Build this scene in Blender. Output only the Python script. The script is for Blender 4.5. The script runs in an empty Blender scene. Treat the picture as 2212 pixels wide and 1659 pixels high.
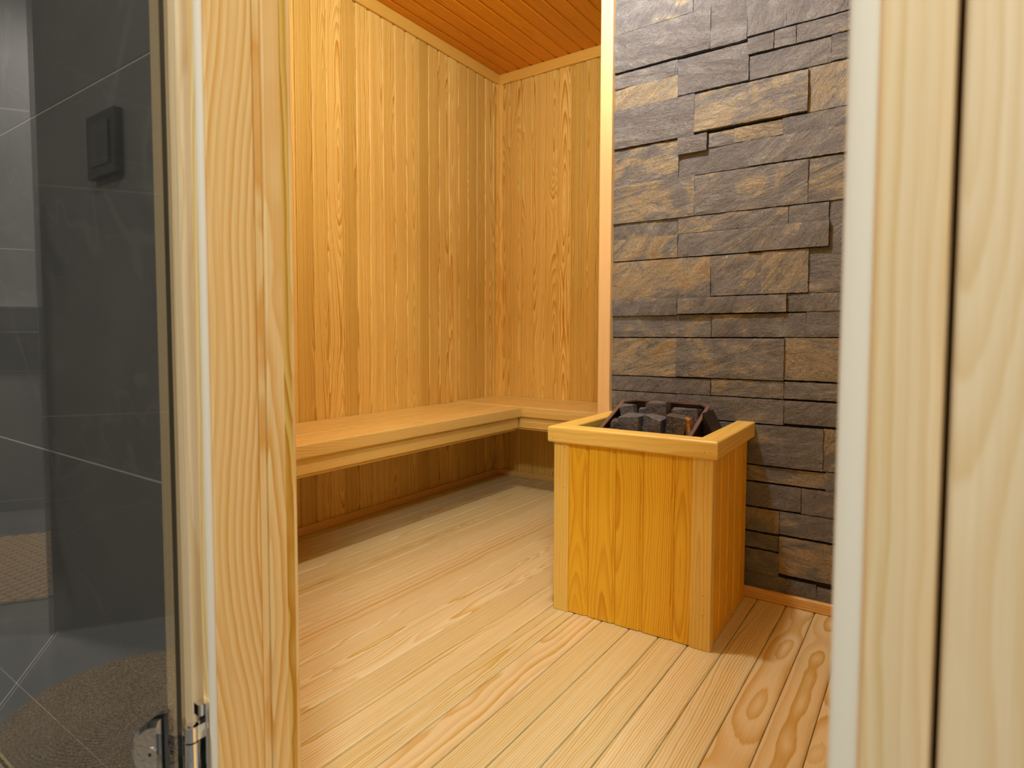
import bpy, math, random
from mathutils import Vector, Matrix, noise
random.seed(7)
S = .79
sc = bpy.context.scene
COL = sc.collection
W_, H_ = 2212, 1659
FPX, YAW, PITCH, ROLL, CX, CY = 1304.04, .60647, .05035, .0026156, 1107.9, 792.5

# ------------------------------------------------------------------ camera
def cam_axes():
    f = Vector((-math.sin(YAW)*math.cos(PITCH), math.cos(YAW)*math.cos(PITCH), -math.sin(PITCH)))
    r = Vector((math.cos(YAW), math.sin(YAW), 0)); u = r.cross(f)
    r2 = r*math.cos(ROLL)+u*math.sin(ROLL); u2 = -r*math.sin(ROLL)+u*math.cos(ROLL)
    return r2, u2, f
cr, cu, cf = cam_axes()
cd = bpy.data.cameras.new('camera')
cam = bpy.data.objects.new('camera', cd); COL.objects.link(cam)
cam.matrix_world = Matrix(((cr.x, cu.x, -cf.x, 0), (cr.y, cu.y, -cf.y, 0), (cr.z, cu.z, -cf.z, S), (0, 0, 0, 1)))
cd.sensor_width = 36; cd.lens = FPX/W_*36
cd.shift_x = -(CX-W_/2)/W_; cd.shift_y = (CY-H_/2)/W_
cd.clip_start = .02; cd.clip_end = 50
cd.dof.use_dof = True; cd.dof.focus_distance = 1.6; cd.dof.aperture_fstop = 5.9
sc.camera = cam

# ------------------------------------------------------------------ world, lights, exposure
wd = bpy.data.worlds.new('world'); sc.world = wd; wd.use_nodes = True
wd.node_tree.nodes['Background'].inputs[0].default_value = (.5, .5, .5, 1)
wd.node_tree.nodes['Background'].inputs[1].default_value = .2
sc.view_settings.view_transform = 'Standard'; sc.view_settings.look = 'None'
sc.view_settings.gamma = 1; sc.view_settings.use_curve_mapping = False
sc.view_settings.exposure = 0.0
LAMP = (-.80, 1.30, 2.13)
def point(name, loc, power, rad, col):
    l = bpy.data.lights.new(name, 'POINT'); l.energy = power; l.shadow_soft_size = rad; l.color = col
    o = bpy.data.objects.new(name, l); COL.objects.link(o); o.location = loc; return o
def area(name, loc, power, size, col, rot=(0, 0, 0)):
    l = bpy.data.lights.new(name, 'AREA'); l.energy = power; l.shape = 'DISK'; l.size = size; l.color = col
    o = bpy.data.objects.new(name, l); COL.objects.link(o); o.location = loc; o.rotation_euler = rot; return o
point('sauna_lamp_light', LAMP, 44, .045, (.95, .98, .98))
area('bathroom_ceiling_light', (.35, -.45, 2.36), 42, .3, (.96, .99, .94))
area('corridor_ceiling_light', (-1.75, -1.3, 2.36), 40, .22, (1, .95, .88))
sc.cycles.max_bounces = 10; sc.cycles.diffuse_bounces = 6; sc.cycles.transparent_max_bounces = 12
sc.cycles.use_adaptive_sampling = False if False else True

# ------------------------------------------------------------------ materials
def newmat(name):
    m = bpy.data.materials.new(name); m.use_nodes = True
    nt = m.node_tree; nt.nodes.clear()
    out = nt.nodes.new('ShaderNodeOutputMaterial'); b = nt.nodes.new('ShaderNodeBsdfPrincipled')
    nt.links.new(b.outputs[0], out.inputs[0])
    return m, nt, b, out
class N:
    def __init__(s, nt): s.nt = nt
    def val(s, sock, v):
        if v is None: return
        if isinstance(v, bpy.types.NodeSocket): s.nt.links.new(v, sock)
        else: sock.default_value = v
    def math(s, op, a, b=None, c=None, clamp=False):
        n = s.nt.nodes.new('ShaderNodeMath'); n.operation = op; n.use_clamp = clamp
        s.val(n.inputs[0], a); s.val(n.inputs[1], b); s.val(n.inputs[2], c); return n.outputs[0]
    def xyz(s, x, y, z):
        n = s.nt.nodes.new('ShaderNodeCombineXYZ'); s.val(n.inputs[0], x); s.val(n.inputs[1], y); s.val(n.inputs[2], z); return n.outputs[0]
    def sep(s, v):
        n = s.nt.nodes.new('ShaderNodeSeparateXYZ'); s.val(n.inputs[0], v); return n.outputs
    def noise(s, v, scale=1, detail=2, rough=.5, dist=0):
        n = s.nt.nodes.new('ShaderNodeTexNoise'); s.val(n.inputs['Vector'], v)
        n.inputs['Scale'].default_value = scale; n.inputs['Detail'].default_value = detail
        n.inputs['Roughness'].default_value = rough; n.inputs['Distortion'].default_value = dist
        return n.outputs[0]
    def white(s, w):
        n = s.nt.nodes.new('ShaderNodeTexWhiteNoise'); n.noise_dimensions = '1D'; s.val(n.inputs['W'], w); return n.outputs
    def ramp(s, f, stops, interp='LINEAR'):
        n = s.nt.nodes.new('ShaderNodeValToRGB'); n.color_ramp.interpolation = interp; e = n.color_ramp.elements
        while len(e) < len(stops): e.new(.5)
        for el, (p, c) in zip(e, stops):
            el.position = p; el.color = (c[0], c[1], c[2], 1) if len(c) >= 3 else (c[0],)*3+(1,)
        s.val(n.inputs[0], f); return n.outputs[0]
    def mix(s, f, a, b, mode='MIX'):
        n = s.nt.nodes.new('ShaderNodeMix'); n.data_type = 'RGBA'; n.blend_type = mode
        s.val(n.inputs[0], f)
        for i, v in ((6, a), (7, b)):
            if isinstance(v, tuple): v = (v[0], v[1], v[2], 1)
            s.val(n.inputs[i], v)
        return n.outputs[2]
    def attr(s, name, out=1):
        n = s.nt.nodes.new('ShaderNodeAttribute'); n.attribute_name = name; return n.outputs[out]
    def bump(s, h, strength, dist):
        n = s.nt.nodes.new('ShaderNodeBump'); n.inputs['Strength'].default_value = strength
        n.inputs['Distance'].default_value = dist; s.val(n.inputs['Height'], h); return n.outputs[0]
    def objco(s):
        n = s.nt.nodes.new('ShaderNodeTexCoord'); return n.outputs['Object']

def wood(name, pale, late, freq=170, depth=.035, amp=.07, tone=.16, rough=.42, line=1.0, wob=1.1, spec=.45):
    m, nt, b, out = newmat(name); n = N(nt)
    u, v, w = n.sep(n.attr('grain', 1)); gid = n.attr('gid', 2)
    wn = n.white(gid); r1 = wn[0]; rr = n.sep(wn[1])
    ido = n.math('MULTIPLY', gid, 7.31)
    bow = n.noise(n.xyz(n.math('MULTIPLY', u, wob), n.math('MULTIPLY', v, 4), ido), 1, 1.5, .45)
    wav = n.noise(n.xyz(n.math('MULTIPLY', u, 7), n.math('MULTIPLY', v, 22), ido), 1, 2, .5)
    d = n.math('ADD', n.math('MULTIPLY', n.math('SUBTRACT', bow, .5), amp*2),
               n.math('ADD', w, n.math('MULTIPLY', rr[0], depth)))
    vv = n.math('ADD', v, n.math('ADD', n.math('MULTIPLY', n.math('SUBTRACT', rr[1], .5), .12),
                n.math('MULTIPLY', n.math('SUBTRACT', wav, .5), .012)))
    r = n.math('SQRT', n.math('ADD', n.math('MULTIPLY', vv, vv), n.math('MULTIPLY', d, d)))
    jag = n.noise(n.xyz(n.math('MULTIPLY', u, 14), n.math('MULTIPLY', v, 260), ido), 1, 2, .6)
    ph = n.math('ADD', n.math('MULTIPLY', r, freq), n.math('MULTIPLY', jag, .35))
    fr = n.math('FRACT', ph)
    ring = n.white(n.math('ADD', n.math('FLOOR', ph), ido))[0]
    band = n.ramp(fr, [(0, (0,)), (.28, (.08,)), (.62, (.6,)), (.88, (1,)), (1, (.02,))])
    amt = n.math('MULTIPLY', band, n.math('MULTIPLY_ADD', ring, .6, .42), clamp=True)
    amt = n.math('MULTIPLY', amt, line, clamp=True)
    fib = n.noise(n.xyz(n.math('MULTIPLY', u, 5), n.math('MULTIPLY', v, 700), n.math('ADD', ido, n.math('MULTIPLY', w, 700))), 1, 2, .6)
    col = n.mix(amt, pale, late)
    big = n.noise(n.xyz(n.math('MULTIPLY', u, .9), n.math('MULTIPLY', v, 3), n.math('ADD', ido, 3)), 1, 1, .5)
    tn = n.math('ADD', n.math('MULTIPLY_ADD', r1, tone, 1-tone*.6), n.math('MULTIPLY', n.math('SUBTRACT', fib, .5), .22))
    tn = n.math('ADD', tn, n.math('MULTIPLY', n.math('SUBTRACT', big, .5), .12))
    col = n.mix(1.0, col, n.xyz(tn, n.math('POWER', tn, 1.15), n.math('POWER', tn, 2.1)), 'MULTIPLY')
    nt.links.new(col, b.inputs['Base Color'])
    b.inputs['Roughness'].default_value = rough; b.inputs['Specular IOR Level'].default_value = spec
    nt.links.new(n.bump(n.math('SUBTRACT', fib, n.math('MULTIPLY', amt, .3)), .12, .0006), b.inputs['Normal'])
    return m
PALE = (.80, .590, .165); LATE = (.54, .225, .002)
M_wall = wood('pine_wall', PALE, LATE, line=1.0, tone=.24)
M_floor = wood('pine_floor', (.72, .67, .42), (.56, .37, .06), freq=190, depth=.03, amp=.05, tone=.10, rough=.5, line=1.0)
M_floor2 = wood('pine_floor_flat_sawn', (.72, .63, .39), (.56, .36, .07), freq=48, depth=.0, amp=.09, tone=.06, rough=.5, line=1.0, wob=3.2)
M_ceil = wood('pine_ceiling', (.82, .36, .012), (.52, .15, .001), freq=150, depth=.01, amp=.06, tone=.14, line=.8)
M_trim = wood('pine_trim', (.80, .52, .11), (.60, .25, .004), freq=150, tone=.06, line=.7)
M_bench = wood('pine_bench', (.78, .58, .20), (.60, .32, .02), freq=160, depth=.02, amp=.05, tone=.06, line=.55)
M_box = wood('pine_box', (.86, .53, .03), (.60, .25, .001), freq=190, depth=.05, amp=.04, tone=.10, line=.8)
M_boxrail = wood('pine_box_rail', (.83, .63, .17), (.70, .39, .04), freq=110, depth=.01, amp=.04, tone=.04, line=.6)
M_jamb = wood('pine_jamb', (.87, .66, .31), (.70, .31, .004), freq=110, depth=.005, amp=.085, tone=.05, line=.85, wob=1.6)
M_case = wood('pine_casing', (.85, .64, .38), (.66, .40, .11), freq=150, depth=.02, amp=.06, tone=.04, line=.55, wob=1.6)
M_strip = wood('birch_trim', (.80, .60, .31), (.72, .47, .18), freq=110, tone=.03, line=.5)
M_skirt = wood('pine_skirting', (.80, .56, .22), (.62, .30, .05), freq=110, depth=.01, amp=.05, tone=.06, line=.8)

def plain(name, col, rough=.5, metal=0, spec=.5, bumpy=None):
    m, nt, b, out = newmat(name)
    b.inputs['Base Color'].default_value = (*col, 1); b.inputs['Roughness'].default_value = rough
    b.inputs['Metallic'].default_value = metal; b.inputs['Specular IOR Level'].default_value = spec
    if bumpy:
        n = N(nt); nt.links.new(n.bump(n.noise(n.objco(), bumpy[0], 3, .6), bumpy[1], bumpy[2]), b.inputs['Normal'])
    return m
M_seal = plain('rubber_seal', (.83, .735, .58), .8, spec=.2, bumpy=(900, .15, .0004))
M_chrome = plain('chrome', (.80, .80, .80), .09, 1)
M_chrome2 = plain('chrome_etched', (.82, .80, .76), .22, 1, bumpy=(180, .6, .002))
M_rubber = plain('black_rubber', (.012, .012, .013), .35)
M_steel = plain('bronze_steel', (.035, .027, .028), .35, .6)
M_dark = plain('dark_steel', (.03, .028, .028), .5, .5)
M_switch = plain('switch_plastic', (.012, .012, .012), .35)
M_switch2 = plain('switch_rocker', (.02, .02, .021), .25)
M_grout = plain('grout', (.62, .61, .57), .8)
M_black = plain('dark_void', (.02, .015, .01), .9)
M_white = plain('bathroom_ceiling_paint', (.7, .7, .68), .8)
M_edge = plain('glass_edge', (.008, .012, .011), .15)
M_nail = plain('nail_head', (.05, .03, .015), .5, .5)

def tilemat():
    m, nt, b, out = newmat('slate_tile'); n = N(nt); co = n.objco()
    cl = n.noise(co, 2.2, 5, .6, .4); fine = n.noise(co, 60, 3, .6)
    base = n.ramp(cl, [(.3, (.10, .10, .097)), (.7, (.18, .178, .168))])
    ve = n.noise(co, 1.3, 4, .55, 1.2)
    vein = n.math('SUBTRACT', 1, n.math('MULTIPLY', n.math('ABSOLUTE', n.math('SUBTRACT', ve, .5)), 160), clamp=True)
    c = n.mix(n.math('MULTIPLY', vein, .35), base, (.30, .29, .26))
    c = n.mix(n.math('MULTIPLY', fine, .15), c, (.2, .2, .19))
    nt.links.new(c, b.inputs['Base Color']); b.inputs['Roughness'].default_value = .45
    nt.links.new(n.bump(cl, .2, .003), b.inputs['Normal'])
    return m
M_tile = tilemat()

def slate():
    m, nt, b, out = newmat('split_slate'); n = N(nt); co = n.attr('grain', 1); tone = n.attr('gid', 2)
    x, y, z = n.sep(co)
    rnd = n.math('MULTIPLY', tone, 91.7)
    # slanted streak coordinates
    ang = n.math('MULTIPLY_ADD', n.white(rnd)[0], 1.5, -.35)
    ca, sa = n.math('COSINE', ang), n.math('SINE', ang)
    a = n.math('ADD', n.math('MULTIPLY', x, ca), n.math('MULTIPLY', z, sa))
    bb = n.math('SUBTRACT', n.math('MULTIPLY', z, ca), n.math('MULTIPLY', x, sa))
    st = n.noise(n.xyz(n.math('MULTIPLY', a, 7), n.math('MULTIPLY', bb, 26), n.math('ADD', rnd, y)), 1, 7, .70, .8)
    pt = n.noise(n.xyz(n.math('MULTIPLY', x, 7), n.math('MULTIPLY', z, 10), rnd), 1, 4, .55, 1.4)
    s = n.math('ADD', n.math('ADD', n.math('MULTIPLY', st, .38), n.math('MULTIPLY', pt, .70)),
               n.math('SUBTRACT', n.math('MULTIPLY', tone, .34), .20))
    base = n.ramp(s, [(.40, (.120, .134, .160)), (.54, (.175, .190, .208)), (.56, (.24, .232, .185)), (.68, (.31, .275, .190)), (.75, (.28, .205, .10)), (.84, (.26, .145, .05))])
    gr = n.noise(n.xyz(n.math('MULTIPLY', x, 190), n.math('MULTIPLY', z, 190), rnd), 1, 5, .72)
    c = n.mix(1.0, base, n.ramp(gr, [(.3, (.55,)), (.7, (1.40,))]), 'MULTIPLY')
    c = n.mix(1.0, c, n.ramp(st, [(.35, (.78,)), (.65, (1.2,))]), 'MULTIPLY')
    ve = n.noise(n.xyz(n.math('MULTIPLY', a, 14), n.math('MULTIPLY', bb, 30), n.math('ADD', rnd, 5)), 1, 6, .65, 2.2)
    vein = n.math('SUBTRACT', 1, n.math('MULTIPLY', n.math('ABSOLUTE', n.math('SUBTRACT', ve, .5)), 75), clamp=True)
    c = n.mix(n.math('MULTIPLY', vein, .6), c, (.55, .51, .45))
    nt.links.new(c, b.inputs['Base Color'])
    nt.links.new(n.ramp(gr, [(.2, (.27,)), (.8, (.55,))]), b.inputs['Roughness'])
    b.inputs['Specular IOR Level'].default_value = .8
    h = n.math('ADD', n.math('MULTIPLY', st, 1.3), n.math('ADD', n.math('MULTIPLY', gr, .35), n.math('MULTIPLY', vein, -.10)))
    nt.links.new(n.bump(h, 1.0, .0065), b.inputs['Normal'])
    return m
M_slate = slate()

def lava(name, c0, c1, c2):
    m, nt, b, out = newmat(name); n = N(nt); co = n.objco()
    f = n.noise(co, 90, 4, .7); g = n.noise(co, 22, 3, .6); sp = n.noise(co, 240, 1, .5)
    c = n.ramp(f, [(.3, c0), (.7, c1)])
    c = n.mix(n.math('MULTIPLY', n.math('SUBTRACT', g, .56), 7, clamp=True), c, c2)
    c = n.mix(n.math('MULTIPLY', n.math('SUBTRACT', sp, .68), 9, clamp=True), c, (.5, .45, .38))
    nt.links.new(c, b.inputs['Base Color']); b.inputs['Roughness'].default_value = .7
    nt.links.new(n.bump(n.math('ADD', f, g), .9, .004), b.inputs['Normal'])
    return m
M_lava = lava('sauna_stone', (.055, .058, .070), (.14, .145, .165), (.16, .10, .05))
M_lava2 = lava('sauna_stone_rough', (.03, .028, .026), (.11, .10, .09), (.12, .085, .05))
M_rust = lava('sauna_stone_rust', (.16, .06, .01), (.50, .24, .05), (.55, .33, .12))

def rugmat():
    m, nt, b, out = newmat('braided_jute'); n = N(nt); x, y, z = n.sep(n.objco())
    r = n.math('SQRT', n.math('ADD', n.math('MULTIPLY', x, x), n.math('MULTIPLY', y, y)))
    th = n.math('ARCTAN2', y, x)
    a = n.math('SINE', n.math('ADD', n.math('MULTIPLY', th, n.math('MULTIPLY', n.math('FLOOR', n.math('MULTIPLY', r, 125)), 1.0)), n.math('MULTIPLY', r, 300)))
    f = n.noise(n.xyz(x, y, z), 260, 3, .7)
    c = n.ramp(f, [(.35, (.06, .035, .018)), (.52, (.26, .17, .09)), (.7, (.60, .48, .34))])
    nt.links.new(c, b.inputs['Base Color']); b.inputs['Roughness'].default_value = .9
    nt.links.new(n.bump(f, .8, .003), b.inputs['Normal'])
    return m
M_rug = rugmat()
M_mat = plain('bath_mat_fabric', (.50, .33, .17), .85, bumpy=(300, .5, .002))
M_mat2 = plain('bath_mat_base', (.10, .085, .07), .85)

def glassmat():
    m = bpy.data.materials.new('tinted_glass'); m.use_nodes = True; nt = m.node_tree; nt.nodes.clear()
    out = nt.nodes.new('ShaderNodeOutputMaterial')
    t = nt.nodes.new('ShaderNodeBsdfTransparent'); t.inputs[0].default_value = (.88, .875, .85, 1)
    g = nt.nodes.new('ShaderNodeBsdfGlossy'); g.inputs['Color'].default_value = (1, 1, 1, 1); g.inputs['Roughness'].default_value = 0.0
    mx = nt.nodes.new('ShaderNodeMixShader'); mx.inputs[0].default_value = .2
    nt.links.new(t.outputs[0], mx.inputs[1]); nt.links.new(g.outputs[0], mx.inputs[2]); nt.links.new(mx.outputs[0], out.inputs[0])
    return m
M_glass = glassmat()

# ------------------------------------------------------------------ mesh helpers
X, Y, Z = Vector((1, 0, 0)), Vector((0, 1, 0)), Vector((0, 0, 1))
_id = [0]
def nid(): _id[0] += 1; return random.random()*40
class MB:
    def __init__(s): s.v = []; s.f = []; s.g = []; s.i = []; s.mi = []
    def face(s, idx, g, gid, mi=0): s.f.append(idx); s.g.append(g); s.i.append(gid); s.mi.append(mi)
    def prism(s, prof, o, U, V, W, L, gid=None, cut0=None, cut1=None, mi=0, segs=1, bend=None):
        """profile (v,w) extruded along U; cut0/cut1: end offset along u as function of (v,w)"""
        gid = nid() if gid is None else gid; o = Vector(o)
        n = len(prof); rows = []
        if U.cross(V).dot(W) < 0: prof = list(reversed(prof))
        # ensure outward normals: profile counter-clockwise in (V,W)
        A = sum(prof[k][0]*prof[(k+1) % n][1]-prof[(k+1) % n][0]*prof[k][1] for k in range(n))
        if (A < 0) != (U.cross(V).dot(W) < 0): prof = list(reversed(prof))
        base = len(s.v); gr = []
        for k in range(segs+1):
            for (v, w) in prof:
                a = cut0(v, w) if cut0 else 0; b2 = L+(cut1(v, w) if cut1 else 0)
                u = a+(b2-a)*k/segs
                s.v.append(o+U*u+V*v+W*w); gr.append((u, v, w))
        for k in range(segs):
            for j in range(n):
                q = [k*n+j, k*n+(j+1) % n, (k+1)*n+(j+1) % n, (k+1)*n+j]
                s.face([base+t for t in reversed(q)], [gr[t] for t in reversed(q)], gid, mi)
        e0 = list(range(n)); e1 = list(range(segs*n, segs*n+n))
        s.face([base+t for t in e0], [gr[t] for t in e0], gid, mi)
        s.face([base+t for t in reversed(e1)], [gr[t] for t in reversed(e1)], gid, mi)
    def build(s, name, mats, parent=None, smooth=False, loc=None):
        me = bpy.data.meshes.new(name)
        off = Vector(loc) if loc is not None else Vector((0, 0, 0))
        me.from_pydata([tuple(p-off) for p in s.v], [], s.f); 
        a = me.attributes.new('grain', 'FLOAT_VECTOR', 'CORNER'); b = me.attributes.new('gid', 'FLOAT', 'FACE')
        flat = []
        for g in s.g:
            for t in g: flat += [t[0], t[1], t[2]]
        a.data.foreach_set('vector', flat); b.data.foreach_set('value', s.i)
        for m in (mats if isinstance(mats, (list, tuple)) else [mats]): me.materials.append(m)
        me.polygons.foreach_set('material_index', s.mi)
        if smooth: me.polygons.foreach_set('use_smooth', [True]*len(me.polygons))
        me.validate(); me.update()
        import bmesh
        bm = bmesh.new(); bm.from_mesh(me); bmesh.ops.recalc_face_normals(bm, faces=bm.faces); bm.to_mesh(me); bm.free()
        o = bpy.data.objects.new(name, me); COL.objects.link(o)
        if loc is not None: o.location = off
        if parent:
            o.parent = parent
            o.location = off-parent.location if loc is not None else -parent.location
        return o
def rect(v0, v1, w0, w1, r=0, n=3):
    if r <= 0: return [(v0, w0), (v1, w0), (v1, w1), (v0, w1)]
    P = []
    for (cx, cy, a0) in ((v1-r, w1-r, 0), (v0+r, w1-r, 90), (v0+r, w0+r, 180), (v1-r, w0+r, 270)):
        for k in range(n+1):
            a = math.radians(a0+90*k/n); P.append((cx+r*math.cos(a), cy+r*math.sin(a)))
    return P
def box(mb, x, y, z, axis='z', r=0, gid=None, mi=0, **k):
    """axis-aligned board; grain along axis; r rounds the four long edges"""
    U, V, Wv = {'x': (X, Y, Z), 'y': (Y, Z, X), 'z': (Z, X, Y)}[axis]
    R = {'x': (x, y, z), 'y': (y, z, x), 'z': (z, x, y)}[axis]
    u, v, w = R; cv, cw = (v[0]+v[1])/2, (w[0]+w[1])/2
    o = U*u[0]+V*cv+Wv*cw
    mb.prism(rect(v[0]-cv, v[1]-cv, w[0]-cw, w[1]-cw, r), o, U, V, Wv, u[1]-u[0], gid, mi=mi, **k)
def rbox(mb, x, y, z, r, gid=None):      # chamfers of the ends too: box with small end bevel
    box(mb, x, y, z, 'z', r, gid)
def struct(o): o['kind'] = 'structure'; return o
def tag(o, label, cat, group=None):
    o['label'] = label; o['category'] = cat
    if group: o['group'] = group
    return o
def empty(name, loc): 
    o = bpy.data.objects.new(name, None); COL.objects.link(o); o.location = loc; o.empty_display_size = .05; return o

XL, YB, ZC = -2.035, 2.795, 2.245          # left wall, back wall, ceiling of the sauna
YST = 1.905                                # stone facing
XR, YF = .62, .465                         # right wall, inner face of the front wall
def plank_prof(p, gap=.008, dep=.005, th=.016):
    h = p/2
    return [(-h+.0011, -.011), (-h+.0011, -.0042), (-h+.0035, -.0012), (-h+.0055, 0), (h-gap-.0055, 0), (h-gap-.0032, -.0012), (h-gap-.0006, -dep), (h, -dep), (h, -th), (-h, -th)]
def planks(mb, seams, o, U, V, W, L, **k):
    for a, b in zip(seams[:-1], seams[1:]):
        mb.prism(plank_prof(b-a), Vector(o)+V*((a+b)/2), U, V, W, L, **k)

# ------------------------------------------------------------------ sauna shell
left_y = [1.54, 1.61, 1.69, 1.765, 1.838, 1.914, 1.989, 2.062, 2.14, 2.213, 2.289, 2.364, 2.438, 2.515, 2.591, 2.666, 2.739, 2.795]
left_y = [1.54-.0765*k for k in range(14, 0, -1)] + left_y
mb = MB(); planks(mb, left_y, (XL, 0, 0), Z, Y, X, ZC); wl = struct(mb.build('wall_left', M_wall))
back_x = [-2.035, -1.958, -1.884, -1.807, -1.729, -1.651, -1.575, -1.499, -1.418]+[-1.418+.0765*k for k in range(1, 8)]
back_x[-1] = -.925
mb = MB(); planks(mb, back_x, (0, YB, 0), Z, X, -Y, ZC); struct(mb.build('wall_back', M_wall))
cx = [-1.969, -1.892, -1.814, -1.737, -1.656, -1.578, -1.499, -1.421]
cx = [-2.04]+cx+[-1.421+.078*k for k in range(1, 27)]; cx = [c for c in cx if c < XR]+[XR]
mb = MB(); planks(mb, cx, (0, YF, ZC), Y, X, -Z, YB-YF); struct(mb.build('ceiling', M_ceil))
fx = [-.41, -.33, -.253]
fx = [-2.04, -1.96, -1.88, -1.80, -1.705, -1.624, -1.552, -1.478, -1.387, -1.302, -1.224, -1.142, -1.06, -.982, -.896, -.817, -.732, -.651, -.569, -.492]+fx+[-.253+.081*k for k in range(1, 11)]+[XR]
def floor_prof(p):
    h = p/2
    return [(-h+.0008, -.010), (-h+.0008, -.0034), (-h+.0022, -.0014), (-h+.0055, 0), (h-.0055, 0), (h-.0022, -.0014), (h-.0008, -.0034), (h-.0008, -.010), (h-.0008, -.018), (-h+.0008, -.018)]
mb = MB()
for a, b in zip(fx[:-1], fx[1:]): mb.prism(floor_prof(b-a), Vector(((a+b)/2, .36, 0)), Y, X, Z, YB-.36, mi=1 if (-.34 < a < -.17 or abs(a+.817) < .01 or abs(a+1.387) < .01) else 0)
FL = struct(mb.build('floor', [M_floor, M_floor2]))
mb = MB(); box(mb, (XL, XR), (.36, YB), (-.03, -.0185), 'y'); o = mb.build('subfloor', M_black, FL)
# right side wall, front wall inner face, partition body
mb = MB(); planks(mb, [YF+.0777*k for k in range(19)], (XR, 0, 0), Z, Y, -X, ZC); struct(mb.build('wall_right', M_wall))
mb = MB()
planks(mb, [XL+.0767*k for k in range(19)], (0, YF, 0), Z, X, Y, ZC)
planks(mb, [0.0+.0775*k for k in range(9)], (0, YF, 0), Z, X, Y, ZC)
planks(mb, [-.66+.0775*k for k in range(9)], (0, YF, 2.0), Z, X, Y, ZC-2.0)
struct(mb.build('wall_front', M_wall))

# ---- stone partition: stones traced as (left, top, right, bottom) in metres
def uv(px, py, y):
    x = (px-CX)/FPX; yy = -(py-CY)/FPX
    d = cr*x+cu*yy+cf; t = y/d.y; return d.x*t, d.z*t+S
c1 = lambda a, b: uv(1320+a/4.254, b/4.254, YST)
c2 = lambda a, b: uv(1320+a/4.254, 330+b/4.254, YST)
c3 = lambda a, b: uv(1320+a/4.254, 620+b/4.254, YST)
c6 = lambda a, b: uv(1560+a/3.606, 880+b/3.606, YST)
def zz(c, x, px, py): return (x, c(px, py)[1])
# tone: 0 grey .. 1 tan ; last: how far the stone stands proud (mm)
ST = [
 (c1(35, 160), c1(760, 118), .35, 5), (c1(762, 20), c1(1620, -110), .2, 4), (c1(35, 5), c1(560, 20), .2, 3),
 (c1(35, 345), c1(920, 455), .12, 9), (c1(925, 85), c1(1255, 370), .12, 7), (c1(1256, 5), c1(1620, 250), .15, 7), (c1(1625, -120), c1(2190, 100), .3, 9),
 (c1(1262, 365), c1(1500, 455), .15, 8), (c1(1506, 290), c1(1705, 405), .15, 5), (c1(1710, 235), c1(2190, 285), .5, 6),
 (c1(40, 700), c1(615, 690), .25, 2), (c1(620, 560), c1(1270, 740), .12, 6), (c1(1275, 525), c1(2025, 570), .2, 1), (c1(2030, 330), c1(2190, 530), .3, 4),
 (c1(45, 830), c1(615, 903), .75, 2),
 (c1(45, 1030), c1(770, 1245), .15, 8), (c1(775, 875), c1(1810, 1025), .62, 9), (c1(1815, 625), c1(2190, 965), .75, 2),
 (c1(620, 1275), c1(890, 1388), .35, 12), (c1(900, 1230), c1(1135, 1322), .55, 3), (c1(1135, 1180), c1(1580, 1238), .88, 2), (c1(1580, 1085), c1(2190, 1140), .4, 4),
 (c1(50, 1385), c2(620, 235), .68, 0), (c1(625, 1370), c2(1270, 132), .25, 0), (c1(1270, 1300), c2(2190, -8), .45, 7),
 (c2(50, 315), c2(770, 582), .66, 6), (c2(775, 215), c2(1810, 465), .45, 7), (c2(1815, 55), c2(2190, 420), .4, 3),
 (c2(55, 660), c2(615, 755), .55, 0), (c2(620, 600), c2(1630, 653), .5, 3), (c2(1635, 490), c2(2005, 620), .2, 2), (c2(2010, 440), c2(2190, 605), .2, 1),
 (c2(60, 805), c2(615, 962), .85, 4), (c2(620, 750), c2(1265, 917), .35, 4), (c2(1268, 690), c2(2005, 860), .38, 10), (c2(2010, 615), c2(2190, 852), .25, 0),
 (c2(60, 1010), c2(915, 1325), .8, 5), (c2(920, 950), c2(1380, 1300), .6, 3), (c2(1385, 910), c2(1810, 1285), .7, 6), (c2(1815, 875), c2(2190, 1275), .3, 1),
 (c2(60, 1350), c3(612, 258), .42, 8), (c3(618, 100), c3(1615, 230), .38, 10), (c3(1620, 62), c3(2190, 218), .35, 2),
 (c3(60, 265), c3(920, 462), .35, 0), (c3(925, 252), c3(1790, 462), .25, 1), (c3(1795, 225), c3(2190, 462), .2, 2),
 (c3(60, 466), c3(600, 828), .9, 3), (c3(605, 468), c3(1590, 862), .45, 7), (c3(1597, 465), c3(2055, 872), .8, 3), (c3(2060, 468), c3(2190, 885), .4, 2),
 (c3(55, 810), c3(915, 995), .2, 3), (c3(920, 840), c3(1588, 1030), .62, 2), (c3(1593, 868), c3(2190, 1058), .35, 5),
 (c3(50, 950), c3(597, 1200), .4, 2), (c3(600, 980), c3(1587, 1268), .2, 6), (c3(1593, 1040), c3(2190, 1300), .3, 3),
 (zz(c6, -.905, 230, 125), c6(785, 500), .22, 7), (c6(792, 165), c6(1020, 525), .65, 3),
 (zz(c6, -.80, 180, 440), c6(800, 640), .45, 2), (c6(805, 505), c6(1020, 685), .3, 3),
 (zz(c6, -.72, 185, 571), c6(615, 820), .2, 5), (c6(620, 628), c6(1020, 890), .25, 4),
 (zz(c6, -.78, 160, 763), c6(444, 990), .8, 3), (c6(448, 805), c6(1020, 1085), .42, 4),
 (zz(c6, -.84, 152, 952), c6(440, 1125), .4, 2), (zz(c6, -.74, 150, 1080), c6(440, 1320), .5, 3), (c6(445, 1000), c6(1020, 1412), .6, 5),
 (zz(c6, -.80, 140, 1255), c6(730, 1560), .25, 2), (c6(735, 1395), c6(1020, 1640), .25, 3),
]
XS0 = -.905
XS1 = -.195
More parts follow.
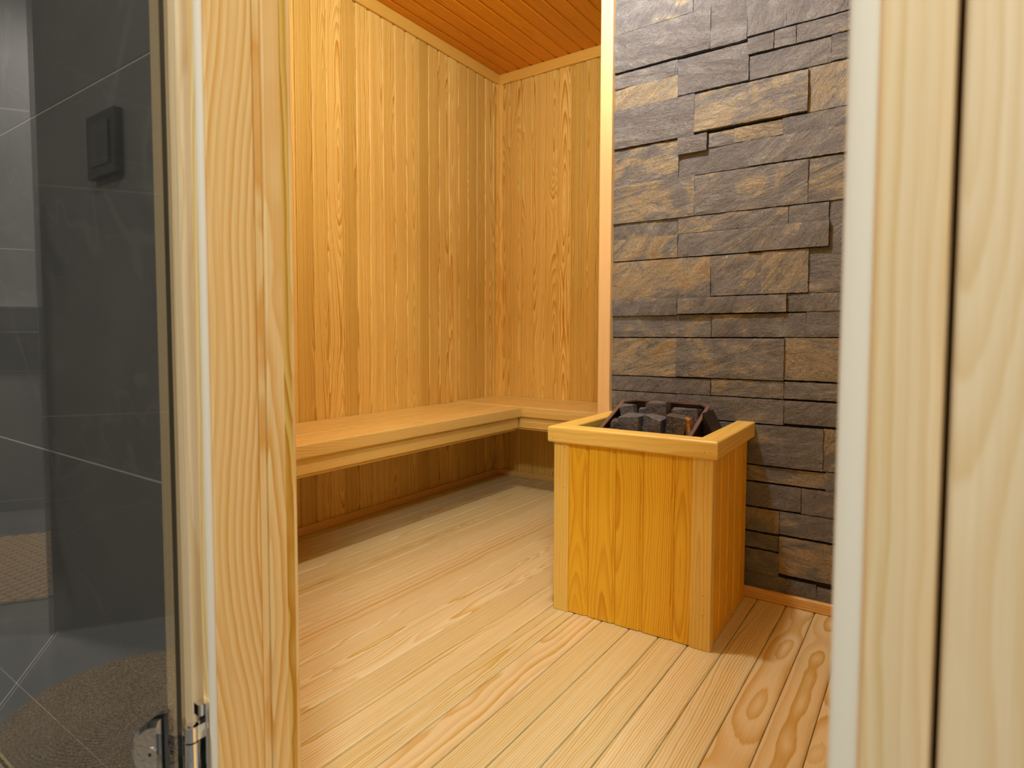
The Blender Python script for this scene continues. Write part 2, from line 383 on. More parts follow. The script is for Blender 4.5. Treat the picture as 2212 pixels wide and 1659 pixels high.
def stone(mb, x0, z0, x1, z1, tone, proud):
    g = .0007; x0 += g; x1 -= g; z0 += g; z1 -= g
    w, h = x1-x0, z1-z0
    if w < .01 or h < .008: return
    nx = max(3, int(w/.009)); nz = max(3, int(h/.009)); k = random.random()*50
    base = len(mb.v); dirx = random.uniform(-.9, .9)
    gid = tone+.012*random.random()
    gid = min(max(gid, .01), .98); off = Vector((k, 0, k*.7))
    for j in range(nz+1):
        for i in range(nx+1):
            s, t = i/nx, j/nz; x = x0+w*s; z = z0+h*t
            p = Vector((x*8+z*6*dirx, k, z*16-x*6*dirx))
            a = noise.fractal(p, .9, 2.1, 4)*.8
            tr = math.floor(noise.noise(p*.55+Vector((9, 0, 0)))*4.0)/4.0
            d = .0016*a+.0028*tr
            e = min(s*w, (1-s)*w, t*h, (1-t)*h)
            edge = max(0, 1-e/.007)
            d -= .0006*edge+.0022*max(0, edge*(noise.noise(Vector((x*30, k, z*30)))))
            jx = .0012*noise.noise(Vector((z*70, k, 1))) if i in (0, nx) else 0
            jz = .0012*noise.noise(Vector((x*70, k, 7))) if j in (0, nz) else 0
            mb.v.append(Vector((x+jx, YST-proud*.001-.002-d, z+jz)))
    G = lambda q: tuple(mb.v[q]+off)
    for j in range(nz):
        for i in range(nx):
            q = [base+j*(nx+1)+i, base+j*(nx+1)+i+1, base+(j+1)*(nx+1)+i+1, base+(j+1)*(nx+1)+i]
            mb.face(q, [G(t) for t in q], gid)
    ring = [base+i for i in range(nx+1)]+[base+j*(nx+1)+nx for j in range(1, nz+1)]+[base+nz*(nx+1)+i for i in range(nx-1, -1, -1)]+[base+j*(nx+1) for j in range(nz-1, 0, -1)]
    b2 = len(mb.v)
    for q in ring: mb.v.append(Vector((mb.v[q].x, YST+.012, mb.v[q].z)))
    m = len(ring)
    for t in range(m):
        q = [ring[t], b2+t, b2+(t+1) % m, ring[(t+1) % m]]
        mb.face(q, [G(c) for c in q], gid)
mb = MB(); zmin = 9; zmax = 0
for (tl, br, tone, pr) in ST:
    x0, x1 = max(tl[0], XS0), min(br[0], XS1)
    if tl[0] < -.88: x0 = XS0
    if br[0] > -.24: x1 = XS1
    z1, z0 = tl[1], max(br[1], .028)
    stone(mb, x0, z0, x1, z1, tone, pr); zmax = max(zmax, z1)
# the facing goes on above, to the right and behind the heater
def filler(x0, x1, z0, z1):
    z = z0
    while z < z1-.012:
        h = min(random.choice([.045, .06, .075, .09, .1]), z1-z)
        if z1-(z+h) < .02: h = z1-z
        x = x0
        while x < x1-.004:
            w = random.uniform(.09, .3)
            if x1-(x+w) < .06: w = x1-x
            stone(mb, x, z, min(x+w, x1), z+h, random.choice([.15, .25, .35, .5, .7]), random.uniform(0, 8)); x += w
        z += h
ztop = c1(35, 5)[1]
filler(XS1, XR-.02, .03, ZC)
filler(XS0, XS1, c1(1620, -110)[1]+.09, ZC)
filler(XS0, c1(760, 0)[0], ztop, c1(1620, -110)[1]+.09)
filler(c1(762, 0)[0], XS1, c1(1620, -110)[1]+.006, c1(1620, -110)[1]+.088)
filler(XS0, -.802, .03, c6(180, 440)[1]-.002)
filler(-.80, -.75, .03, c6(180, 571)[1]-.002) if False else None
PART = struct(mb.build('wall_partition', M_slate, smooth=False))
mb = MB(); box(mb, (-.925, XR), (YST+.006, YB), (0, ZC), 'z'); mb.build('backing', M_grout if False else M_black, PART)

# ---- trims of the sauna
mb = MB()
mb.prism(rect(0, .055, 0, .012, .003), (XL, YF, ZC-.055), Y, Z, X, YB-YF, cut1=lambda v, w: -w); struct(mb.build('trim_1', M_trim))
mb = MB()
mb.prism(rect(0, .055, 0, .012, .003), (XL, YB, ZC-.055), X, Z, -Y, -.93-XL, cut0=lambda v, w: w); struct(mb.build('trim_2', M_trim))
mb = MB(); mb.prism([(0, 0), (.027, 0), (.025, .005), (.012, .012), (.005, .025), (0, .027)], (XL, YB, .03), Z, X, -Y, ZC-.085); struct(mb.build('trim_3', M_trim))
mb = MB()
mb.prism(rect(0, .033, 0, .015, .004), (XL, YF, 0), Y, Z, X, YB-YF, cut1=lambda v, w: -w); struct(mb.build('baseboard_left', M_skirt))
mb = MB()
mb.prism(rect(0, .033, 0, .015, .004), (XL, YB, 0), X, Z, -Y, .13, cut0=lambda v, w: w)
mb.prism(rect(0, .031, 0, .013, .004), (XL+.131, YB, 0), X, Z, -Y, -.93-XL-.131); struct(mb.build('baseboard_back', M_skirt))
mb = MB()
mb.prism(rect(0, .032, 0, .018, .004), (-.452, YST-.003, 0), X, Z, -Y, XR+.45); struct(mb.build('baseboard_partition', M_skirt))
mb = MB(); box(mb, (-.948, -.903), (1.880, 1.925), (0, ZC), 'z', .004); struct(mb.build('trim_4', M_strip))

# ------------------------------------------------------------------ benches
def bench_left():
    root = empty('bench', ((XL-1.61)/2, 1.4, 0))
    y0, y1 = YF+.002, 2.378
    mb = MB(); n = 4; w = (1.61+.055-2.035)
    xs = [XL+.001+k*((-1.690)-(XL+.001))/4 for k in range(5)]
    for a, b in zip(xs[:-1], xs[1:]): box(mb, (a+.001, b-.001), (y0, y1), (.425, .4495), 'y', .003)
    mb.build('seat', M_bench, root)
    mb = MB(); box(mb, (-1.689, -1.606), (y0, y1+.004), (.404, .4505), 'y', .006); mb.build('front_rail', M_bench, root)
    mb = MB(); box(mb, (-1.640, -1.618), (y0, y1-.002), (.352, .4035), 'y', .002); mb.build('apron', M_bench, root)
    mb = MB(); box(mb, (-1.665, -1.628), (y0, y1-.006), (.340, .3515), 'y', .002)
    for yy in (.6, 1.2, 1.8, 2.3): box(mb, (XL, -1.666), (yy, yy+.045), (.37, .424), 'x', .002)
    mb.build('support_frame', M_bench, root)
    return tag(root, 'long pine bench with rounded front rail along the left boarded wall', 'bench')
def bench_back():
    root = empty('bench', (-1.5, 2.6, 0)); x0, x1 = XL+.001, -.93
    mb = MB(); ys = [2.472+k*(YB-.001-2.472)/4 for k in range(5)]
    for a, b in zip(ys[:-1], ys[1:]): box(mb, (x0, x1), (a+.001, b-.001), (.425, .4525), 'x', .003)
    mb.build('seat', M_bench, root)
    mb = MB(); box(mb, (x0, x1), (2.388, 2.471), (.404, .4545), 'x', .006); mb.build('front_rail', M_bench, root)
    mb = MB(); box(mb, (x0, x1), (2.400, 2.422), (.352, .4035), 'x', .002); mb.build('apron', M_bench, root)
    mb = MB(); box(mb, (x0, x1), (2.410, 2.445), (.342, .3515), 'x', .002)
    for xx in (-1.98, -1.5, -1.0): box(mb, (xx, xx+.045), (2.446, YB), (.37, .424), 'y', .002)
    mb.build('support_frame', M_bench, root)
    return tag(root, 'short pine bench across the back wall, its right end behind the stone partition', 'bench')
bench_left(); bench_back()

# ------------------------------------------------------------------ wooden heater guard
def rotz(o, deg, piv):
    a = math.radians(deg); o.rotation_euler = (0, 0, a)
GX, GY = -.666, 1.69
guard = empty('heater_guard', (GX, GY, 0))
x0, x1, y0, y1, zt = -.888, -.438, 1.487, 1.884, .490
mb = MB()
seam = [-.845, -.782, -.700, -.621, -.537, -.480]
def pprof(p):
    h = p/2
    return [(-h+.0008, -.009), (-h+.0008, -.0042), (-h+.003, -.0012), (-h+.0055, 0), (h-.009, 0), (h-.0068, -.0012), (h-.0045, -.0045), (h, -.0045), (h, -.014), (-h, -.014)]
for a, b in zip(seam[:-1], seam[1:]): mb.prism(pprof(b-a), Vector(((a+b)/2, y0+.004, .002)), Z, X, -Y, zt)
mb.build('front_panel', M_box, guard)
for s, xx in ((1, x1-.004), (-1, x0+.004)):
    mb = MB(); k = 5; ys = [y0+.026+(y1-y0-.03)*q/k for q in range(k+1)]
    for a, b in zip(ys[:-1], ys[1:]): mb.prism(pprof(b-a), Vector((xx, (a+b)/2, .002)), Z, Y, X*s, zt)
    mb.build('side_panel', M_box, guard)
for xa, xb in ((x0, x0+.047), (x1-.052, x1)):
    mb = MB(); box(mb, (xa, xb), (y0, y0+.018), (.001, zt), 'z', .002); box(mb, ((xa if xa == x0 else xb-.018), (xa+.018 if xa == x0 else xb)), (y0+.0175, y0+.028), (.001, zt), 'z', .001)
    mb.build('corner_post', M_boxrail, guard)
for xa in (x0+.02, x1-.05):
    mb = MB(); box(mb, (xa, xa+.03), (y1-.03, y1), (.001, zt), 'z'); mb.build('rear_post', M_box, guard)
zt0, zt1 = .489, .535; OV = .013; RW = .056
mb = MB()
L = x1-x0+2*OV
mb.prism(rect(0, RW, 0, zt1-zt0, .006), (x0-OV, y0-OV, zt0), X, Y, Z, L, cut0=lambda v, w: v, cut1=lambda v, w: -v); mb.build('front_rail', M_boxrail, guard)
LS = y1+.012-(y0-OV)
mb = MB(); mb.prism(rect(0, RW, 0, zt1-zt0, .006), (x0-OV, y0-OV, zt0), Y, X, Z, LS, cut0=lambda v, w: v); mb.build('side_rail', M_boxrail, guard)
mb = MB(); mb.prism(rect(0, RW, 0, zt1-zt0, .006), (x1+OV, y0-OV, zt0), Y, -X, Z, LS, cut0=lambda v, w: v); mb.build('side_rail', M_boxrail, guard)
for (xx, yy, zz_) in [(x0+.035, y0, .475), (x0+.032, y0, .36), (x0+.03, y0, .20), (x0+.028, y0, .05), (x1-.018, y0, .475), (x1-.02, y0, .14), (x1-.02, y0, .09),
                     (x0+.005, y0-OV, .501), (x0+.018, y0-OV, .502), (x1-.018, y0-OV, .506), (x1-.004, y0-OV, .506)]:
    mb = MB(); mb.prism([(.0010*math.cos(t*.785), .0010*math.sin(t*.785)) for t in range(8)], (xx, yy+.0002, zz_), -Y, X, Z, .0006)
    mb.build('nail', M_nail, guard)
guard.rotation_euler = (0, 0, math.radians(1.3))
tag(guard, 'square pine-board guard box with mitred top rails around the sauna heater', 'heater guard')

# ------------------------------------------------------------------ heater
heater = empty('sauna_heater', (-.665, 1.71, 0))
def outline(ins):
    xa, xb, ya, yb, c = -.802+ins, -.528-ins, 1.600+ins, 1.802-ins, .03
    return [(xa, ya), (xb, ya), (xb, yb-c), (xb-c, yb), (xa+c, yb), (xa, yb-c)]
def ztray(y): return .588 if y > 1.775 else (.588-(1.775-y)*.42)
def tray():
    mb = MB(); A = outline(0); B = outline(.006)
    V = []
    for (x, y) in A: V.append((x, y, .43)); 
    base = 0
    n = len(A)
    def add(P): mb.v.append(Vector(P)); return len(mb.v)-1
    a0 = [add((x, y, .40)) for x, y in A]; a1 = [add((x, y, ztray(y))) for x, y in A]
    b1 = [add((x, y, ztray(y))) for x, y in B]; b0 = [add((x, y, .480)) for x, y in B]
    for i in range(n):
        j = (i+1) % n
        for q in ([a0[i], a0[j], a1[j], a1[i]], [a1[i], a1[j], b1[j], b1[i]], [b1[i], b1[j], b0[j], b0[i]]):
            mb.face(q, [tuple(mb.v[t]) for t in q], 0)
    mb.face(b0, [tuple(mb.v[t]) for t in b0], 0); mb.face(list(reversed(a0)), [tuple(mb.v[t]) for t in a0], 0)
    return mb
tray().build('stone_tray', M_steel, heater)
mb = MB(); A = outline(0); B = outline(.009)
a = [len(mb.v)+0]; 
ids = []
for (P, dz) in ((A, .003), (B, .003), (B, -.002), (A, -.002)):
    row = []
    for (x, y) in P:
        xx = x+(-.0015 if x < -.665 else .0015)*(1 if P is A else 0); yy = y+(.0015 if y > 1.7 else -.0015)*(1 if P is A else 0)
        mb.v.append(Vector((xx, yy, ztray(y)+dz+.0005))); row.append(len(mb.v)-1)
    ids.append(row)
for r0, r1 in ((0, 1), (1, 2), (2, 3), (3, 0)):
    for i in range(6):
        j = (i+1) % 6; q = [ids[r0][i], ids[r0][j], ids[r1][j], ids[r1][i]]
        mb.face(q, [tuple(mb.v[t]) for t in q], 0)
mb.build('rim', plain('bronze_rim', (.30, .22, .21), .3, .75), heater)
mb = MB(); box(mb, (-.792, -.538), (1.612, 1.79), (.11, .3995), 'z', .01); mb.build('body', M_dark, heater)
# flared side deflector seen right of the tray
mb = MB(); mb.prism([(0, 0), (.040, 0), (.0, .075)], (-.5265, 1.70, .50), Y, X, Z, .10); mb.build('side_deflector', M_steel, heater)
for xx in (-.775, -.575):
    for yy in (1.63, 1.75):
        mb = MB(); box(mb, (xx, xx+.02), (yy, yy+.02), (.0, .1095), 'z', .002); mb.build('leg', M_dark, heater)
tag(heater, 'dark metal sauna heater with bronze-rimmed stone tray inside the pine guard box', 'heater')

# ------------------------------------------------------------------ heater stones
def rock(name, c, size, rot, label, mat=None, seed=0, rough=.006):
    """a broken block: convex hull of a jittered box, faceted and slightly rough"""
    import bmesh
    rnd = random.Random(seed); bm = bmesh.new()
    pts = []
    for sx in (-1, 1):
        for sy in (-1, 1):
            for sz in (-1, 1):
                p = Vector((sx*size[0]/2, sy*size[1]/2, sz*size[2]/2))*1.06
                p += Vector([rnd.uniform(-.07, .07)*s for s in size]); pts.append(p)
                for ax in range(3):            # cut corner
                    q = p.copy(); q[ax] *= (1-rnd.uniform(.06, .22)); 
                    q2 = q*1.0; q2[(ax+1) % 3] *= rnd.uniform(1.0, 1.04); pts.append(q2)
    for p in pts: bm.verts.new(p)
    c = (c[0], c[1], c[2]+.0035)
    r = bmesh.ops.convex_hull(bm, input=bm.verts)
    bmesh.ops.delete(bm, geom=[v for v in bm.verts if not v.link_faces], context='VERTS')
    bmesh.ops.dissolve_limit(bm, angle_limit=math.radians(14), verts=bm.verts, edges=bm.edges)
    bmesh.ops.bevel(bm, geom=list(bm.edges), offset=.0012, segments=1, affect='EDGES', clamp_overlap=True)
    bmesh.ops.triangulate(bm, faces=bm.faces)
    bmesh.ops.subdivide_edges(bm, edges=bm.edges, cuts=3, use_grid_fill=True)
    for v in bm.verts:
        k = noise.fractal(v.co*55+Vector((seed*3.1, 0, 0)), .9, 2.1, 4)
        v.co += v.co.normalized()*k*rough*.35
    me = bpy.data.meshes.new(name); bm.to_mesh(me); bm.free()
    me.materials.append(mat or M_lava)
    o = bpy.data.objects.new(name, me); COL.objects.link(o); o.location = c; o.rotation_euler = [math.radians(a) for a in rot]
    # set it down on the tray floor and keep it clear of the tray walls
    R = o.rotation_euler.to_matrix(); P = [R @ v.co for v in me.vertices]
    o.location.z = .4812-min(p.z for p in P) if c[2]-.0035 < .56 and seed != 5 else o.location.z
    o.location.x = min(max(o.location.x, -.7945-min(p.x for p in P)), -.5355-max(p.x for p in P))
    o.location.y = min(max(o.location.y, 1.6075-min(p.y for p in P)), 1.7945-max(p.y for p in P))
    return tag(o, label, 'sauna stone', 'sauna stones in the heater tray')
rock('sauna_stone', (-.757, 1.728, .530), (.040, .038, .088), (3, -10, 10), 'dark stone at the back left corner of the heater tray', seed=3)
rock('sauna_stone', (-.7380, 1.777, .5235), (.024, .022, .078), (0, 4, 10), 'smallest dark stone, low between the left and middle stones of the back row', seed=5)
rock('sauna_stone', (-.675, 1.758, .534), (.060, .046, .094), (3, -2, -6), 'largest dark square stone at the middle of the back row', seed=8)
rock('sauna_stone', (-.588, 1.757, .525), (.074, .042, .084), (2, -3, 3), 'wide flat-topped dark stone at the back right corner of the heater tray', seed=12)
rock('sauna_stone', (-.773, 1.655, .509), (.036, .046, .050), (4, 8, 14), 'low black stone alone at the far left front of the heater tray', mat=M_lava2, seed=17)
rock('sauna_stone', (-.713, 1.655, .521), (.058, .056, .072), (4, -2, -9), 'dark square stone second from left in the front row', seed=21)
rock('sauna_stone', (-.646, 1.655, .521), (.052, .054, .073), (4, 4, -5), 'dark trapezoid stone in the middle of the front row', seed=26)
rock('sauna_stone', (-.583, 1.655, .521), (.050, .054, .072), (2, 2, 4), 'rough brown-black stone at the right of the front row', mat=M_lava2, seed=33, rough=.009)
rock('sauna_stone', (-.5465, 1.650, .522), (.013, .030, .074), (0, -6, 4), 'thin rust-orange stone upright at the right end of the front row', mat=M_rust, seed=36, rough=.004)

# ------------------------------------------------------------------ sauna lamp (just above the picture)
lamp = empty('ceiling_lamp', (LAMP[0], LAMP[1], ZC))
def lathe(mb, prof, c, n=32, gid=0):
    b = len(mb.v); m = len(prof)
    for k in range(n):
        a = 2*math.pi*k/n
        for (r, z) in prof: mb.v.append(Vector((c[0]+r*math.cos(a), c[1]+r*math.sin(a), c[2]+z)))
    for k in range(n):
        for j in range(m-1):
            q = [b+k*m+j, b+((k+1) % n)*m+j, b+((k+1) % n)*m+j+1, b+k*m+j+1]
            mb.face(q, [tuple(mb.v[t]) for t in q], gid)
mb = MB(); lathe(mb, [(.0, 0), (.05, 0), (.05, -.02), (.012, -.025), (.05, -.045), (.052, -.05), (.0, -.05)], (LAMP[0], LAMP[1], ZC-.0), 32)
mb.build('base', M_boxrail, lamp)
tag(lamp, 'small round lamp base on the boarded ceiling above the heater', 'lamp')

# ------------------------------------------------------------------ doorway and glass door
DY = .355
door = empty('door_1', (-.345, DY, 0)); door['kind'] = 'structure'
ZD = 2.02
mb = MB(); box(mb, (-.6846, -.653), (DY, .4143), (0, ZD), 'z', .0035); box(mb, (-.712, -.6850), (.3725, .4143), (0, ZD), 'z', .001); mb.build('jamb', M_jamb, door)
mb = MB(); box(mb, (-.712, -.6575), (.4146, .4262), (0, ZD), 'z', .002)
box(mb, (-.712, -.6545), (.4268, .4655), (0, ZD), 'z', .002); mb.build('jamb_lining', M_jamb, door)
mb = MB(); box(mb, (-.0263, .0062), (DY, .4143), (0, ZD), 'z', .003); mb.build('jamb', M_case, door)
mb = MB(); box(mb, (-.0225, .0062), (.4148, .4655), (0, ZD), 'z', .002); mb.build('jamb_lining', M_jamb, door)
mb = MB(); box(mb, (-.653, -.0263), (DY, .4143), (ZD-.055, ZD), 'x', .003); mb.build('head_jamb', M_jamb, door)
mb = MB(); box(mb, (-.653, -.0263), (.4146, .4655), (ZD-.05, ZD), 'x', .003); mb.build('head_jamb', M_jamb, door)
mb = MB(); box(mb, (-.6525, -.0268), (.3555, .4655), (.0005, .022), 'x', .004); mb.build('threshold', M_jamb, door)
# seals: soft D-shaped strips on the outer face of the jambs
def dprof(w, h, n=8): return [(-w/2, 0)]+[(-w/2*math.cos(math.pi*k/n), h*math.sin(math.pi*k/n)**.6) for k in range(n+1)]+[(w/2, 0)]
for xc in (-.6592, -.0325):
    mb = MB(); mb.prism(dprof(.0135, .0038), (xc, DY, .022), Z, X, -Y, ZD-.08); mb.build('seal', M_seal, door, smooth=False)
mb = MB(); box(mb, (-.7612, -.6945), (.3500, .3720), (0, ZD+.07), 'z', .005); mb.build('casing', M_case, door)
mb = MB(); box(mb, (.0083, .0773), (.3462, .3562), (0, ZD+.07), 'z', .003); mb.build('casing', M_case, door)
mb = MB(); box(mb, (-.6940, .0079), (.3462, .3545), (ZD+.0, ZD+.07), 'x', .003); mb.build('casing', M_case, door)

PE = Vector((-.698, .3325, 0)); PHI = math.radians(-90-152)
PU = Vector((-math.sin(PHI), math.cos(PHI), 0)); PN = Vector((-PU.y, PU.x, 0))
if PN.dot(-PE) < 0: PN = -PN              # PN: towards the side the photographer stands on
PWID, PT = .63, .008
mb = MB()
mb.prism(rect(0, PWID, -PT, 0), PE+Z*.022, Z, PU, PN, ZD-.09)
pane = mb.build('glass_panel', [M_glass, M_edge], door)
for p in pane.data.polygons:
    nrm = p.normal
    if abs(nrm.dot(PN)) < .9: p.material_index = 1
def hinge(zc):
    h = bpy.data.objects.new('hinge', None); COL.objects.link(h); h.parent = door; h.location = Vector((-.677, .338, zc))-door.location
    def put(mb, name, mat, smooth=False):
        o = mb.build(name, mat); o.parent = h; o.location = -(door.location+h.location); return o
    def D(mb, w0, w1, k=1.0, r=0):
        P = [(.0184, -.039*k)]+[(.0184+.0335*k*math.cos(a), .039*k*math.sin(a)) for a in [math.radians(-90+180*q/24) for q in range(25)]]+[(.0184, .039*k)]
        mb.prism(P, PE+Z*zc, PN, PU, Z, w1-w0) if False else mb.prism(P, PE+Z*zc+PN*w0, PN, PU, Z, w1-w0)
    mb = MB(); D(mb, .0, .0025, .97); D(mb, -PT-.0025, -PT, .97); put(mb, 'rubber_pad', M_rubber)
    mb = MB()
    P = lambda k: [(.0184, -.039*k)]+[(.0184+.0335*k*math.cos(a), .039*k*math.sin(a)) for a in [math.radians(-90+180*q/24) for q in range(25)]]+[(.0184, .039*k)]
    rows = []
    for (k, w) in ((1, .0026), (1, .0075), (.86, .0105)):
        row = []
        for (a, b) in P(k):
            mb.v.append(PE+Z*zc+PN*w+PU*a+Z*b); row.append(len(mb.v)-1)
        rows.append(row)
    for r0, r1 in zip(rows[:-1], rows[1:]):
        for i in range(len(r0)):
            j = (i+1) % len(r0); q = [r0[i], r0[j], r1[j], r1[i]]; mb.face(q, [(0, 0, 0)]*4, 0)
    mb.face(rows[0], [(0, 0, 0)]*len(row), 0)
    mb.face(rows[-1], [(0, 0, 0)]*len(row), 0, 1)
    o = put(mb, 'clamp_plate', [M_chrome, M_chrome2]); 
    mb = MB(); D(mb, -PT-.0105, -PT-.0026, .97); put(mb, 'clamp_plate', M_chrome)
    mb = MB(); c = PE+PU*.0262+Z*(zc+.002)
    def disc(r, w0, w1, n=24): mb.prism([(r*math.cos(2*math.pi*q/n), r*math.sin(2*math.pi*q/n)) for q in range(n)], c+PN*w0, PN, PU, Z, w1-w0)
    disc(.0088, .0100, .0112); put(mb, 'screw', M_chrome)
    mb = MB(); disc(.0076, .0112, .0114); put(mb, 'screw_head', M_chrome2)
    mb = MB(); disc(.0022, .0114, .01155, 6); put(mb, 'screw_socket', M_rubber)
    # knuckles and frame plate
    ax = Vector((-.677, .338, 0)); cyl = lambda r, n=24: [(r*math.cos(2*math.pi*q/n), r*math.sin(2*math.pi*q/n)) for q in range(n)]
    mb = MB(); mb.prism(cyl(.0078), ax+Z*(zc-.018), Z, X, Y, .036)
    # arm from barrel to the clamp, through the notch in the glass edge
    mb.prism(rect(-.0035, .0035, -.015, .015, .001), ax, PU, PN, Z, .019, ) if False else mb.prism(rect(-PT-.010, -PT-.0005, zc-.013, zc+.013, .001), PE-PU*.012, PU, PN, Z, .032)
    mb.prism(cyl(.0012, 10), ax+Z*(zc)+Vector((.0068, -.0041, 0)), Vector((.55, -.83, 0)).normalized(), Vector((.83, .55, 0)).normalized(), Z, .0008)
    put(mb, 'barrel', M_chrome)
    for s in (1, -1):
        mb = MB(); za, zb = (zc+.0195, zc+.036) if s > 0 else (zc-.036, zc-.0195)
        mb.prism(cyl(.0074), ax+Z*za, Z, X, Y, zb-za)
        box(mb, (-.6785, -.6705), (.338, .3505), (za, zb), 'z', .001)
        mb.prism(cyl(.004, 16), ax+Z*(zb if s > 0 else za-.0014), Z, X, Y, .0014); put(mb, 'knuckle', M_chrome)
    mb = MB(); box(mb, (-.684, -.6685), (.3500, .3549), (zc-.058, zc+.058), 'z', .001)
    for s in (1, -1): box(mb, (-.684, -.6705), (.3440, .3502), ((zc+.045, zc+.058) if s > 0 else (zc-.058, zc-.045)), 'z', .002)
    put(mb, 'frame_plate', M_chrome)
hinge(.312); hinge(1.70)
mb = MB()
for z in (.75, 1.15):
    mb.prism([(.008*math.cos(t*.5236), .008*math.sin(t*.5236)) for t in range(12)], PE+PU*(PWID-.07)+Z*z-PN*(PT+.03), PN, PU, Z, .06)
mb.prism([(.012*math.cos(t*.5236), .012*math.sin(t*.5236)) for t in range(12)], PE+PU*(PWID-.07)+Z*.70-PN*(PT+.04), Z, PU, PN, .5)
mb.build('handle', M_chrome, door)

# ------------------------------------------------------------------ bathroom outside the sauna
def tiles(name, xs, zs, place, gap=.0032, th=.006, backing=None):
    """slabs with narrow grout between; place(a,b,c) -> point (c: out of the wall)"""
    mb = MB()
    for a0, a1 in zip(xs[:-1], xs[1:]):
        for b0, b1 in zip(zs[:-1], zs[1:]):
            o = place(0, 0, 0); U = (place(1, 0, 0)-o); V = (place(0, 1, 0)-o); Wn = (place(0, 0, 1)-o)
            mb.prism([(b0+gap/2, -th), (b1-gap/2, -th), (b1-gap/2, 0), (b0+gap/2, 0)], o+U*(a0+gap/2), U, V, Wn, a1-a0-gap)
    o_ = mb.build(name, M_tile); struct(o_)
    mb = MB(); o = place(0, 0, 0); U = (place(1, 0, 0)-o); V = (place(0, 1, 0)-o); Wn = (place(0, 0, 1)-o)
    mb.prism([(zs[0], -.03), (zs[-1], -.03), (zs[-1], -.0008), (zs[0], -.0008)], o+U*xs[0], U, V, Wn, xs[-1]-xs[0])
    mb.build('grout', M_grout, o_); return o_
BX0, BX1, BY0, BY1, BZ = -3.0, 1.5, -2.3, .3562, 2.42
TY = .3562
zs = [0, .17, .61, 1.125, 1.64, 2.15, BZ]
tiles('wall_entrance', [BX0, -2.45, -1.6, -.7620], zs, lambda a, b, c: Vector((a, TY-c, b)))
tiles('wall_entrance', [.0786, .9, BX1], zs, lambda a, b, c: Vector((a, TY-c, b)))
tiles('wall_entrance', [-.7620, .0786], [ZD+.0705, BZ], lambda a, b, c: Vector((a, TY-c, b)))
zs2 = [0, .578, 1.175, 1.775, BZ]
tiles('wall_behind', [-1.16, -.0, BX1], zs2, lambda a, b, c: Vector((a, -.80+c, b)))
tiles('wall_side', [-2.3, -1.5, -.801], zs2, lambda a, b, c: Vector((-1.16-c, a, b)))
tiles('wall_far', [BX0, -2.1, -1.16], [0, .05, .63, 1.17, 1.775, BZ], lambda a, b, c: Vector((a, BY0+.1+c, b)))
tiles('wall_corridor', [BY0, -1.1, BY1], zs2, lambda a, b, c: Vector((BX0+c, a, b)))
tiles('wall_end', [-.8, TY], zs2, lambda a, b, c: Vector((BX1-c, a, b)))
tiles('floor_bathroom', [-3.0, -2.35, -1.75, -1.15, -.55, .05, .65, 1.5], [-2.3, -1.53, -.93, -.33, .345], lambda a, b, c: Vector((a, b, c)))
mb = MB(); box(mb, (BX0, BX1), (BY0, .47), (BZ, BZ+.02), 'x'); struct(mb.build('ceiling_bathroom', M_white))
for (lx, ly, nm) in ((.35, -.45, 'round recessed ceiling lamp outside the sauna door'), (-1.75, -1.3, 'round recessed ceiling lamp in the bathroom corridor')):
    mb = MB(); lathe(mb, [(.115, -.012), (.135, -.012), (.14, 0), (.115, 0)], (lx, ly, BZ), 32)
    o = mb.build('ceiling_lamp', M_chrome, loc=(lx, ly, BZ)); tag(o, nm, 'lamp')

# shelf ledges on the far wall
for zz in (.80, .905):
    mb = MB(); box(mb, (-2.9, -1.17), (BY0+.101, BY0+.20), (zz, zz+.008), 'x'); o = mb.build('wall_shelf', M_chrome)
    tag(o, 'upper thin metal wall shelf reflected at the left edge' if zz > .85 else 'lower thin metal wall shelf reflected at the left edge', 'shelf', 'metal shelves on the far bathroom wall')

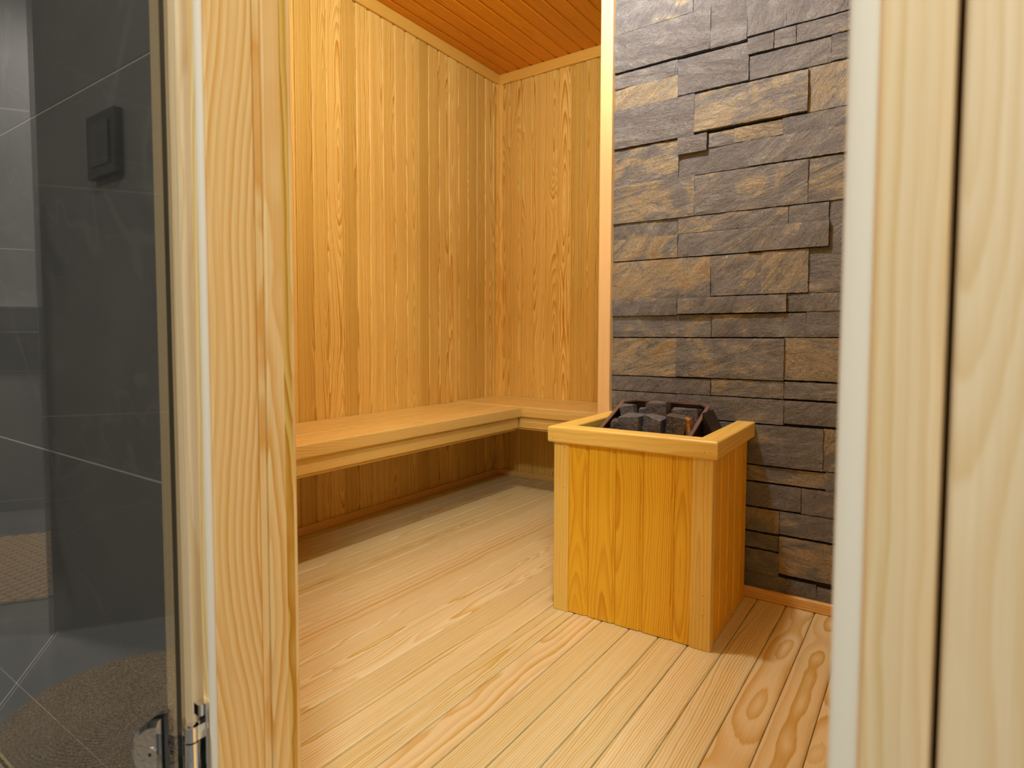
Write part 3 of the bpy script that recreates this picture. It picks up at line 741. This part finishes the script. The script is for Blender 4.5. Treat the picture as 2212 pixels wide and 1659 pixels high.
# light switch
sw = empty('light_switch', (-.888, .3502+.006, 1.035))
mb = MB(); box(mb, (-.930, -.846), (.3462, TY), (.996, 1.076), 'z', .002); mb.build('plate', M_switch, sw)
mb = MB(); mb.prism([(-.026, 0), (.026, 0), (.026, .0018), (-.026, .0052)], (-.888, .3461, 1.009), X*1.0, Z, -Y, .0) if False else mb.prism(rect(-.027, .027, 0, .0022, .0006), (-.888, .3462, 1.009), Z, X, -Y, .054); mb.build('rocker', M_switch2, sw)
tag(sw, 'black square light switch on the grey tiles beside the door casing', 'light switch')

# round braided rugs and bath mat on the bathroom floor
def rug(c, R, label):
    mb = MB(); prof = [(.0005, .003)]; n = int(R/.0085)
    for k in range(n):
        for q in range(4):
            r = (k+q/4)*.0085+.001; prof.append((r, .005+.0055*abs(math.sin(math.pi*(q/4)))))
    prof += [(R, .006), (R+.002, .001)]
    lathe(mb, prof, c, 96); o = mb.build('round_rug', M_rug, loc=c, smooth=True)
    return tag(o, label, 'rug', 'round braided rugs on the bathroom floor')
rug((-.885, -.345, .0005), .235, 'round brown braided rug on dark tiles, whole spiral reflected in the door glass')
rug((-1.345, -.235, .0005), .222, 'round brown braided rug cut off at the bottom left edge of the door glass')
mat = empty('bath_mat', (-1.55, -1.42, 0))
mb = MB(); box(mb, (-1.90, -1.175), (-1.78, -1.055), (.0005, .004), 'x', 0); mb.build('base', M_mat2, mat)
mb = MB(); rows = 26
for j in range(rows):
    yy = -1.765+j*(.695/(rows-1))
    for i in range(17):
        xx = -1.875+i*.0425+(.021 if j % 2 else 0)
        if xx > -1.19: continue
        b = len(mb.v); n = 10
        for k in range(n): mb.v.append(Vector((xx+.0205*math.cos(2*math.pi*k/n), yy+.0125*math.sin(2*math.pi*k/n), .004)))
        for k in range(n): mb.v.append(Vector((xx+.013*math.cos(2*math.pi*k/n), yy+.008*math.sin(2*math.pi*k/n), .009)))
        for k in range(n):
            q = [b+k, b+(k+1) % n, b+n+(k+1) % n, b+n+k]; mb.face(q, [(0, 0, 0)]*4, 0)
        mb.face([b+n+k for k in range(n)], [(0, 0, 0)]*n, 0)
o = mb.build('pebble_weave', M_mat, mat); o['kind'] = 'stuff'
tag(mat, 'tan bath mat woven of small ovals on the dark bathroom floor', 'bath mat')
